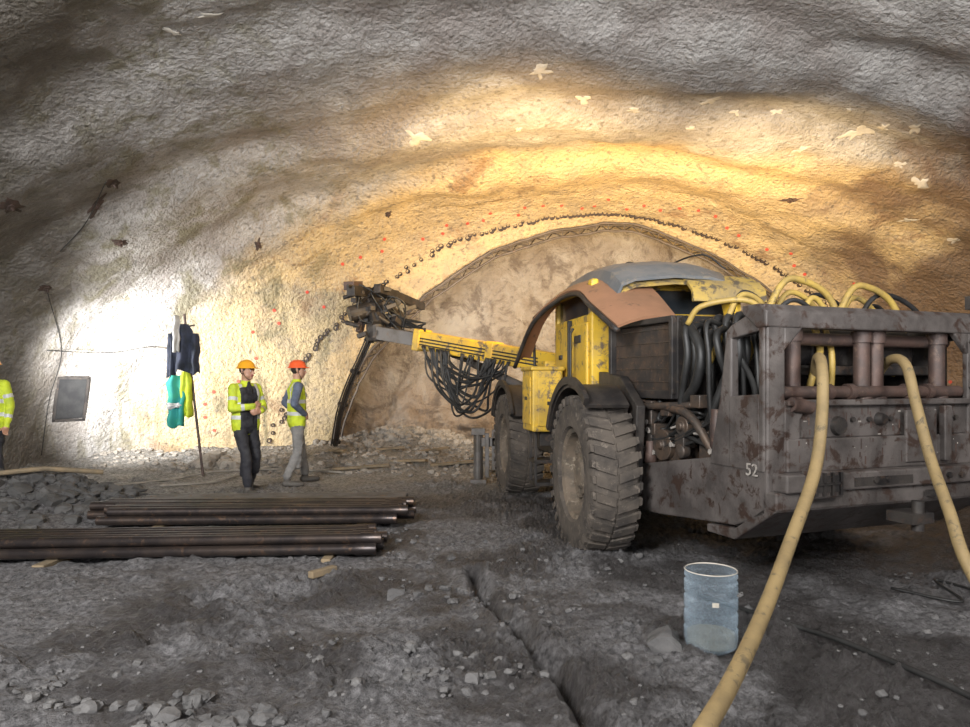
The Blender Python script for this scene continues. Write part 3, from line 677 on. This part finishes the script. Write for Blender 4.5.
# booms
def beam(mb, p0, p1, w, h, w1=None, h1=None):
    p0, p1 = Vector(p0), Vector(p1); d = (p1 - p0).normalized(); s = d.cross(Vector((0, 0, 1))).normalized(); u = s.cross(d)
    w1 = w1 or w; h1 = h1 or h; v = []
    for p, ww, hh in ((p0, w, h), (p1, w1, h1)):
        for a, b in ((-1, -1), (1, -1), (1, 1), (-1, 1)): v.append(p + s * a * ww / 2 + u * b * hh / 2)
    mb.add(v, [(3, 2, 1, 0), (4, 5, 6, 7), (0, 1, 5, 4), (1, 2, 6, 5), (2, 3, 7, 6), (3, 0, 4, 7)])
b0, b1 = Vector((1.2, 9.75, 1.72)), Vector((-1.05, 11.3, 2.18)); bd = (b1 - b0)
mb = MB(); beam(mb, b0, b1, .27, .29); beam(mb, b0 + bd * .96, b1 + bd * .01, .33, .35); beam(mb, b0 + bd * .45, b0 + bd * .50, .31, .33); beam(mb, (2.6, 10.0, 1.75), (3.3, 12.2, 2.3), .27, .29)
part(mb, 'boom_outer_tubes', M_yellow, bevel=.02)
bh = Vector((-1.85, 11.85, 2.34)); mb = MB(); beam(mb, b1, bh, .22, .22); beam(mb, (3.3, 12.2, 2.3), (3.5, 12.9, 2.45), .2, .2)
mb.tube([Vector((.55, 10.0, 1.42)), Vector((-.25, 10.85, 1.82))], .065, 14); mb.tube([Vector((-.25, 10.85, 1.82)), Vector((-.6, 11.1, 1.95))], .035, 12)
part(mb, 'boom_extensions', M_pipe2, bevel=.008)
mb = MB()   # drill head and feed beams
mb.lathe(bh + Vector((0, 0, -.15)), (0, 0, 1), [(0, 0), (.14, 0), (.16, .05), (.16, .3), (.12, .36), (0, .36)], 20)
beam(mb, bh + Vector((.05, -.1, .1)), bh + Vector((-.1, .2, .6)), .22, .26); beam(mb, bh + Vector((-.3, .1, .2)), bh + Vector((.35, .25, .6)), .2, .2)
mb.lathe(bh + Vector((-.25, -.05, .35)), (1, .4, .3), [(0, -.2), (.13, -.2), (.13, .25), (0, .25)], 18); mb.lathe(bh + Vector((.25, .2, .25)), (.3, 1, .3), [(0, -.2), (.12, -.2), (.12, .25), (0, .25)], 18)
beam(mb, bh + Vector((-.30, -.65, .62)), bh + Vector((.15, 1.5, .82)), .14, .16); beam(mb, bh + Vector((.1, -.5, .68)), bh + Vector((.65, 1.5, .60)), .12, .14)
for k in range(22):
    p = bh + Vector((RX(-.4, .5), RX(-.3, .3), RX(-.05, .75))); beam(mb, p, p + Vector((RX(-.2, .2), RX(-.15, .15), RX(-.14, .14))), RX(.04, .10), RX(.04, .10))
for k in range(10):
    p = bh + Vector((RX(-.4, .4), RX(-.3, .3), RX(.0, .7))); mb.tube([p, p + Vector((RX(-.3, .3), RX(-.15, .15), RX(-.2, .2)))], RX(.02, .04), 10)
mb.tube([bh + Vector((-.32, -.8, .68)), bh + Vector((.15, 1.7, .90))], .025, 8)
part(mb, 'drill_head_and_feed', M_dark, bevel=.006)
# lowered feed: curved hose guide and rod string slanting from the head to the toe of the face
mb = MB()
fd = catmull([bh + Vector((-.05, .1, .05)), Vector((-2.12, 12.1, 1.95)), Vector((-2.38, 12.3, 1.45)), Vector((-2.58, 12.5, .95)), Vector((-2.72, 12.7, .35))], 6)
for k in range(len(fd) - 1): beam(mb, fd[k], fd[k + 1] + (fd[k + 1] - fd[k]) * .1, .07, .06)
for o in ((-.06, -.05), (.05, -.06), (-.02, -.07)): mb.tube([p + Vector((o[0], o[1], 0)) for p in fd], .014, 8)
for k in range(2, len(fd) - 1, 7): beam(mb, fd[k], fd[k] + (fd[k + 1] - fd[k]).normalized() * .06, .15, .11)
part(mb, 'lowered_feed_guide', M_dark, bevel=.004)
mb = MB(); beam(mb, bh + Vector((-.36, -.5, .72)), bh + Vector((-.28, -.1, .78)), .18, .14); beam(mb, bh + Vector((-.28, 0, .0)), bh + Vector((-.22, .1, .3)), .1, .1); part(mb, 'rock_drill', M_rust, bevel=.01)
mb = MB()
for k in range(26):
    t0, t1 = RX(.78, .98), RX(.36, .70); p0 = b0 + bd * t0; p1 = b0 + bd * t1; dr = RX(.3, 1.0); sk = RX(.25, .75)
    o = Vector((0, -.16 - .05 * random.random(), -.1)); m = p0.lerp(p1, sk)
    mb.tube([p0 + o, p0.lerp(p1, .12) + o - Vector((RX(-.05, .05), 0, dr * RX(.5, .75))), m + o - Vector((RX(-.12, .12), RX(-.05, .05), dr)), p0.lerp(p1, .88) + o - Vector((RX(-.05, .05), 0, dr * RX(.4, .7))), p1 + o], RX(.012, .02), 8, 8)
for k in range(12):
    p = bh + Vector((RX(-.35, .35), RX(-.2, .3), RX(.3, .7)))
    mb.tube([p, p + Vector((RX(-.2, .2), -.15, RX(.05, .2))), p + Vector((RX(-.1, .35), -.1, RX(-.3, 0))), bh + Vector((.5, -.1, RX(-.05, .25))), b1 + Vector((.1, -.15, .16 + RX(-.05, .1)))], .014, 8, 8)
for k in range(3):
    mb.tube([b0 + bd * t + Vector((0, -.16, .02 - .05 * k)) for t in (.2, .4, .6, .8, 1)], .012, 8, 3)
part(mb, 'boom_cables', M_black, smooth=True)
mb = MB(); mb.tube([(-.1, 10.35, .06), (-.1, 10.35, .80)], .07, 16); mb.box(W, -.22, .02, 10.24, 10.46, .01, .07); mb.box(W, -.1, .9, 10.3, 10.4, .55, .68); mb.box(W, .0, .06, 10.25, 10.3, .1, .75)
mb.box(W, -.2, .0, 10.27, 10.43, .72, .82); mb.box(W, .1, .28, 10.3, 10.36, .2, .8)
part(mb, 'outrigger_jack', M_pipe2, bevel=.006)
mb = MB()
for x in (.4, .85, 1.3): mb.box(F, x, x + .16, 2.34, 2.44, 2.48, 2.60)
part(mb, 'work_lamps', M_black, bevel=.01)

# big feed hoses trailing from the rear
mb = MB(); mb.tube([(2.40, 5.1, 1.50), (2.29, 4.82, 1.66), (2.19, 4.55, 1.60), (2.12, 4.40, 1.32), (1.98, 4.2, .97), (1.66, 3.8, .64), (1.32, 3.3, .43), (1.0, 2.8, .33), (.737, 2.4, .29), (.45, 2.1, .17), (.1, 1.9, .06), (-.6, 1.5, .05)], .036, 14, 10)
mb.obj('water_supply_hose', M_hose, smooth=True)
mb = MB(); mb.tube([(3.0, 5.4, 1.52), (2.95, 5.1, 1.66), (2.92, 4.86, 1.62), (2.88, 4.68, 1.36), (2.83, 4.45, 1.02), (2.75, 4.15, .74), (2.70, 3.9, .46), (2.78, 3.6, .12), (3.1, 3.3, .05), (3.6, 3.1, .05)], .034, 14, 10)
mb.obj('water_supply_hose.001', M_hose, smooth=True)

# ------------------------------------------------------------------ hanging workwear on a pole
e = empty('hanging_workwear'); mb = MB()
mb.tube([(-4.35, 10.8, .05), (-4.64, 10.8, 2.55)], .02, 8); mb.tube([(-4.80, 10.76, 2.33), (-4.46, 10.76, 2.37)], .012, 8)
mb.obj('pole', M_rust, e)
def drape(name, m, x0, x1, z0, z1, seed, dep=.05, yo=0, top=.55):
    rows = []
    for i in range(26):
        z = z1 + (z0 - z1) * i / 25; rows.append([])
        for j in range(22):
            s = j / 21; wd = top + (1 - top) * ss(0, .18, i / 25) + .12 * noise.noise(Vector((i * .12, seed * 7, 0)))
            xc = (x0 + x1) / 2; x = xc + (x1 - x0) * (s - .5) * wd + .03 * noise.noise(Vector((i * .15, seed, 3)))
            y = 10.72 + yo - dep * (math.sin(s * 11 + seed + i * .06) + .7 * noise.noise(Vector((s * 6, i * .2, seed)))) * (.3 + i / 25) - .08 * math.sin(math.pi * s)
            rows[-1].append(Vector((x, y, z + .08 * noise.noise(Vector((s * 3, seed, 9))) * (i / 25) ** 2)))
    mb = MB(); mb.sheet(rows, .012); mb.obj(name, m, e, smooth=True)
drape('work_jacket', M_blue, -4.79, -4.47, 1.66, 2.38, 1, .045, 0, .5)
drape('jacket_sleeve_left', M_blue, -4.86, -4.75, 1.58, 2.24, 5, .02, .02, .7); drape('jacket_sleeve_right', M_blue, -4.50, -4.39, 1.62, 2.24, 6, .02, .02, .7)
drape('white_towel', M_white, -4.70, -4.61, 1.95, 2.50, 2, .02, -.15)
drape('teal_bag', M_teal, -4.87, -4.60, .82, 1.60, 3, .05); drape('hivis_vest', M_hiv, -4.68, -4.50, .98, 1.66, 4, .03, .03); drape('reflective_strip', M_refl, -4.86, -4.64, 1.1, 1.18, 3, .05, -.035, 1)

# ------------------------------------------------------------------ workers
def capsule(v, f, a, b, ra, rb, seg=14, cap=5, flat=None):
    a, b = Vector(a), Vector(b); d = b - a
    ax = d.normalized() if d.length > 1e-6 else Vector((0, 0, 1)); p = ax.orthogonal().normalized(); q = ax.cross(p)
    rings = []
    for i in range(1, cap + 1): t = math.pi / 2 * (1 - i / cap); rings.append((a - ax * ra * math.sin(t), ra * math.cos(t)))
    for i in range(0, cap): t = math.pi / 2 * i / cap; rings.append((b + ax * rb * math.sin(t), rb * math.cos(t)))
    o = len(v)
    v.append(a - ax * ra)
    for c, r in rings:
        for k in range(seg): an = 2 * math.pi * k / seg; v.append(c + (p * math.cos(an) + q * math.sin(an)) * r)
    v.append(b + ax * rb); n = len(rings)
    for k in range(seg):
        k2 = (k + 1) % seg
        f.append((o, o + 1 + k2, o + 1 + k))
        for i in range(n - 1): f.append((o + 1 + i * seg + k, o + 1 + i * seg + k2, o + 1 + (i + 1) * seg + k2, o + 1 + (i + 1) * seg + k))
        f.append((o + 1 + (n - 1) * seg + k, o + 1 + (n - 1) * seg + k2, o + 1 + n * seg))
def worker(name, loc, phi, pose, helmet, sleeve, torso, trouser, front=None, headturn=0):
    P = []
    def c(a, b, ra, rb, tag): P.append((Vector(a), Vector(b), ra, rb, tag))
    for s, key in ((-1, 'L'), (1, 'R')):
        hip = Vector((s * .095, 0, .90)); kn = Vector(pose['knee' + key]); an = Vector(pose['ankle' + key]); toe = Vector(pose['toe' + key])
        c(hip, kn, .098, .068, 'pants'); c(kn, an + Vector((0, 0, .06)), .070, .060, 'pants'); c(kn + Vector((0, -.01, -.08)), kn + Vector((0, -.02, -.2)), .068, .06, 'pants')
        c(an + Vector((0, 0, .05)), an, .05, .048, 'boot'); c(an + Vector((0, -.03, -.04)), toe, .045, .038, 'boot'); c(an + Vector((0, -.03, -.04)), toe * .8 + an * .2 + Vector((s * .015, 0, -.01)), .045, .04, 'boot')
    c((-.07, 0, .93), (.07, 0, .93), .125, .125, 'pants')
    for x in (-.085, 0, .085):
        c((x, 0, .90), (x * 1.1, 0, 1.10), .118, .112, 'torso'); c((x * 1.1, 0, 1.10), (x * 1.25, .0, 1.34), .112, .108, 'torso')
    c((-.07, .045, 1.28), (.07, .045, 1.28), .085, .085, 'torso'); c((-.13, -.01, 1.40), (.13, -.01, 1.40), .075, .075, 'torso'); c((0, -.01, 1.40), (0, 0, 1.47), .09, .068, 'torso')
    for s, key in ((-1, 'L'), (1, 'R')):
        sh = Vector((s * .19, -.01, 1.405)); el = Vector(pose['elbow' + key]); wr = Vector(pose['wrist' + key])
        c(sh, el, .068, .053, 'arm'); c(el, wr, .053, .040, 'arm')
        d = Vector(pose.get('hand' + key, tuple((wr - el).normalized()))).normalized(); th = Vector(pose['thumb' + key]); th = (th - d * th.dot(d)).normalized(); nn = d.cross(th) * pose.get('curl' + key, 1)
        c(wr, wr + d * .03, .03, .028, 'skin')
        for i, L in enumerate((.055, .072, .080, .070)):
            kx = wr + d * .085 + th * (-.032 + .0215 * i); c(wr + d * .02 + th * (-.02 + .013 * i), kx, .017, .013, 'skin')
            m1 = kx + (d * .85 + nn * .45).normalized() * L * .5; c(kx, m1, .0105, .0095, 'skin'); c(m1, m1 + (d * .35 + nn * .9).normalized() * L * .5, .0095, .008, 'skin')
        t0 = wr + d * .03 + th * .02; t1 = t0 + (d * .5 + th * .8).normalized() * .045; c(t0, t1, .015, .012, 'skin'); c(t1, t1 + (d * .8 + th * .3 + nn * .3).normalized() * .032, .011, .009, 'skin')
    H = Matrix.Rotation(headturn, 3, 'Z'); hc = Vector((0, .02, 1.63)); h = lambda x, y, z: hc + H @ Vector((x, y, z))
    c((0, -.005, 1.44), h(0, -.01, -.06), .058, .055, 'skin')
    c(h(0, -.015, .03), h(0, -.005, .03), .087, .087, 'hair' ); c(h(0, .02, .0), h(0, .02, .04), .078, .078, 'skin'); c(h(-.022, .03, -.05), h(.022, .03, -.05), .052, .052, 'skin'); c(h(0, .055, -.085), h(0, .06, -.08), .03, .03, 'skin')
    c(h(0, .098, .0), h(0, .112, -.028), .010, .015, 'skin'); c(h(-.025, .088, .025), h(.025, .088, .025), .014, .014, 'skin'); c(h(-.015, .088, -.055), h(.015, .088, -.055), .012, .012, 'lip')
    for s in (-1, 1): c(h(s * .082, -.005, -.015), h(s * .087, -.012, .02), .014, .016, 'skin')
    v = []; f = []
    for a, b, ra, rb, tag in P: capsule(v, f, a, b, ra, rb)
    me = bpy.data.meshes.new(name + '_raw'); me.from_pydata(v, [], f); o = bpy.data.objects.new(name + '_raw', me); scene.collection.objects.link(o)
    md = o.modifiers.new('r', 'REMESH'); md.mode = 'VOXEL'; md.voxel_size = .0085; md.use_smooth_shade = True
    sm = o.modifiers.new('s', 'SMOOTH'); sm.factor = .5; sm.iterations = 3
    dg = bpy.context.evaluated_depsgraph_get(); dg.update(); me2 = bpy.data.meshes.new_from_object(o.evaluated_get(dg)); me2.name = name + '_body'
    bpy.data.objects.remove(o)
    nv = len(me2.vertices); co_ = np.empty(nv * 3); me2.vertices.foreach_get('co', co_); co_ = co_.reshape(-1, 3)
    no_ = np.array([vv.normal[:] for vv in me2.vertices])
    for i in range(nv):
        x, y, z = co_[i]
        if (z < 1.47 and z > .12 and math.hypot(x, y) < .5):
            dd = noise.noise(Vector((x * 7, y * 7, z * 14 + phi))) * .012 + noise.noise(Vector((x * 16, y * 16, z * 22))) * .005
            k = 1.0 if z < 1.0 or abs(x) < .2 else .4
            co_[i] += no_[i] * dd * k
    me2.vertices.foreach_set('co', co_.ravel()); me2.update()
    n = len(me2.polygons); C = np.empty(n * 3); me2.polygons.foreach_get('center', C); C = C.reshape(-1, 3)
    best = np.full(n, 1e9); idx = np.zeros(n, int); tt = np.zeros(n)
    for i, (a, b, ra, rb, tag) in enumerate(P):
        a_, d_ = np.array(a), np.array(b - a); L2 = max(d_.dot(d_), 1e-9); t = np.clip((C - a_) @ d_ / L2, 0, 1)
        ds = np.linalg.norm(C - a_ - t[:, None] * d_, axis=1) - (ra + (rb - ra) * t); k = ds < best; best[k] = ds[k]; idx[k] = i; tt[k] = t[k]
    mats = {'skin': M_skin, 'hair': M_hair, 'lip': M_lip, 'torso': torso, 'arm': sleeve, 'pants': trouser, 'boot': M_boot, 'tape': M_refl, 'front': front or torso}
    keys = list(mats); 
    me2.materials.clear()
    for k in keys: me2.materials.append(mats[k])
    tags = [P[i][4] for i in idx]; mi = np.zeros(n, int)
    for i in range(n):
        tg = tags[i]; x, y, z = C[i]
        if tg == 'pants' and z > .86: tg = 'torso'
        if tg == 'torso':
            if front and y > .06 and -.10 < x < .16: tg = 'front'
            elif (1.0 < z < 1.05) or (1.17 < z < 1.22) or (z > 1.22 and .10 < abs(x) < .145): tg = 'tape'
            if z > 1.46 and tg != 'front': tg = 'torso'
        if tg == 'arm' and sleeve is M_hiv and .45 < tt[i] < .62: tg = 'tape'
        mi[i] = keys.index(tg)
    me2.polygons.foreach_set('material_index', mi.tolist()); me2.update(); me2.shade_smooth()
    root = empty(name, loc); root.rotation_euler = (0, 0, phi)
    b = bpy.data.objects.new('body', me2); scene.collection.objects.link(b); b.parent = root
    mb = MB()
    def hp(a, r, z): 
        x, y = math.sin(a) * r * .94, math.cos(a) * r * 1.12
        return h(x, y - .008 , z)
    n_ = 32; v = []; f = []
    prof = [(.002, .150), (.03, .148), (.06, .137), (.085, .117), (.102, .088), (.110, .055), (.114, .040), (.112, .036), (.105, .040), (.10, .05), (.09, .09), (.05, .125), (.002, .135)]
    for r, z in prof:
        for k in range(n_):
            a = 2 * math.pi * k / n_; rr = r
            if abs(z - .040) < .006 and r > .11: rr = r + .012 + .045 * max(0, math.cos(a)) ** 2
            ridge = .006 * math.exp(-(math.sin(a) * r / .018) ** 2) if z > .1 else 0
            v.append(hp(a, rr, z + ridge))
    for i in range(len(prof) - 1):
        for k in range(n_): k2 = (k + 1) % n_; f.append((i * n_ + k, i * n_ + k2, (i + 1) * n_ + k2, (i + 1) * n_ + k))
    mb.add(v, f); mb.obj('hard_hat', helmet, root, smooth=True)
    mb = MB(); 
    for s in (-1, 1): mb.tube([h(s * .088, .0, .05), h(s * .085, .01, -.03), h(s * .05, .04, -.095), h(0, .055, -.118)], .004, 6, 4)
    mb.obj('chin_strap', M_black, root)
    me_, mp = MB(), MB()
    for s in (-1, 1):
        me_.lathe(h(s * .031, .083, .005), H @ Vector((0, 1, 0)), [(0, .012), (.008, .009), (.012, 0)], 12); mp.lathe(h(s * .031, .085, .005), H @ Vector((0, 1, 0)), [(0, .013), (.005, .011), (.006, .0)], 10)
        mp.tube([h(s * .018, .099, .022), h(s * .046, .09, .020)], .004, 6)
    me_.obj('eyes', M_eye, root); mp.obj('pupils_and_brows', M_hair, root)
    mb = MB(); mb.tube([(0, .13, .93), (0, .131, 1.15), (0, .118, 1.36), (0, .075, 1.46)], .005, 6, 4); mb.obj('jacket_zip', M_black, root)
    return root
poseA = dict(kneeL=(-.13, .05, .50), ankleL=(-.16, -.10, .10), toeL=(-.18, .10, .045), kneeR=(.12, .14, .50), ankleR=(.14, .20, .10), toeR=(.17, .39, .045),
             elbowL=(-.25, .06, 1.14), wristL=(-.05, .23, 1.10), thumbL=(0, .1, 1), handL=(.9, .15, -.1), elbowR=(.26, .04, 1.14), wristR=(.07, .21, 1.17), thumbR=(0, .1, 1), handR=(-.9, .2, -.05), curlR=-1)
poseB = dict(kneeL=(-.18, .10, .50), ankleL=(-.22, .16, .10), toeL=(-.26, .35, .045), kneeR=(.15, .0, .50), ankleR=(.20, -.16, .10), toeR=(.25, .03, .045),
             elbowL=(-.40, -.10, 1.17), wristL=(-.22, .07, 1.02), thumbL=(0, -.3, 1), handL=(.6, .55, -.3), elbowR=(.40, -.10, 1.17), wristR=(.22, .07, 1.02), thumbR=(0, -.3, 1), handR=(-.6, .55, -.3), curlR=-1)
poseC = dict(kneeL=(-.11, .03, .50), ankleL=(-.12, -.03, .10), toeL=(-.15, .16, .045), kneeR=(.11, .04, .50), ankleR=(.12, .04, .10), toeR=(.15, .23, .045),
             elbowL=(-.25, -.04, 1.13), wristL=(-.27, .04, .88), thumbL=(.2, 1, 0), elbowR=(.25, -.03, 1.13), wristR=(.27, .06, .88), thumbR=(-.2, 1, 0), curlL=-1)
def gp(x, y): return (x, y, gz(x, y, False) + .02)
worker('construction_worker', gp(-3.18, 9.3), math.radians(-120), poseA, M_hy, M_hiv, M_hiv, M_navy, front=M_navy, headturn=math.radians(12))
worker('construction_worker', gp(-2.68, 9.95), math.radians(-65), poseB, M_ho, M_shirt, M_hiv, M_lgrey, headturn=math.radians(-10))
worker('construction_worker', gp(-6.42, 9.1), math.radians(170), poseC, M_hy, M_hiv, M_hiv, M_navy)

# ------------------------------------------------------------------ lights
def light(name, typ, loc, target, energy, color, size=1, spot=None, blend=.8):
    l = bpy.data.lights.new(name, typ); l.energy = energy; l.color = color
    if typ == 'AREA': l.shape = 'DISK'; l.size = size
    else: l.shadow_soft_size = size
    if typ == 'SPOT': l.spot_size = math.radians(spot); l.spot_blend = blend
    o = bpy.data.objects.new(name, l); o.location = loc; scene.collection.objects.link(o)
    o.rotation_euler = (Vector(target) - Vector(loc)).to_track_quat('-Z', 'Y').to_euler(); return o
light('floodlight_left', 'SPOT', (-6.1, 9.65, 1.35), (-5.85, 12.8, 1.7), 2400, (1, .995, .98), .2, 92, 1)
light('floodlight_left_wide', 'SPOT', (-6.1, 9.6, 1.8), (-4.0, 12.0, 3.0), 500, (1, .99, .96), .2, 110, 1)
light('fill_behind', 'AREA', (-3.5, -2.0, 4.6), (-1.5, 8, 1.6), 1150, (1, .985, .96), 2.5)  # added soft key light behind the camera, stands for no actual fixture
light('fill_crown', 'SPOT', (1.5, .5, 2.6), (2.2, 7.5, 7.2), 2100, (.98, .985, 1), .6, 104, 1)  # added upward fill to brighten the crown, no fixture at this spot
light('fill_behind_right', 'AREA', (4.8, -.5, 4.3), (2.6, 7, 1.6), 250, (1, .97, .93), 1.5)  # weak fill added behind the camera on the rig side, no fixture
light('work_lamp_warm', 'SPOT', (1.0, 9.2, 2.9), (.2, 12.9, 5.0), 1450, (1, .66, .28), .15, 150, 1)
light('work_lamp_right', 'SPOT', (3.6, 9.4, 2.9), (4.8, 12.9, 4.4), 1150, (1, .70, .34), .15, 150, 1)
light('face_lamp', 'SPOT', (-.4, 11.6, 2.4), (1.0, 14.9, 2.2), 330, (1, .94, .85), .15, 150, 1)
e = empty('tripod_floodlight'); mb = MB()
for a in (0, 2.1, 4.2): mb.tube([(-7.3, 9.6, 1.0), (-7.3 + .25 * math.cos(a), 9.6 + .25 * math.sin(a), .05)], .02, 8)
mb.tube([(-7.3, 9.6, .9), (-7.3, 9.6, 1.5)], .025, 8); mb.obj('tripod', M_dark, e)
mb = MB(); mb.box(W, -7.5, -7.1, 9.5, 9.62, 1.4, 1.7); mb.obj('lamp_head', M_black, e)

w = bpy.data.worlds.new('world'); scene.world = w; w.use_nodes = True
w.node_tree.nodes['Background'].inputs[0].default_value = (.86, .87, .90, 1); w.node_tree.nodes['Background'].inputs[1].default_value = 2.6

scene.view_settings.view_transform = 'Standard'
cam = bpy.data.cameras.new('camera'); co = bpy.data.objects.new('camera', cam); scene.collection.objects.link(co)
co.location = CAM; co.rotation_euler = (math.radians(90), 0, 0); cam.sensor_width = 36; cam.lens = 36 * 700 / 970; cam.shift_y = 18.5 / 970
cam.clip_start = .05; scene.camera = co
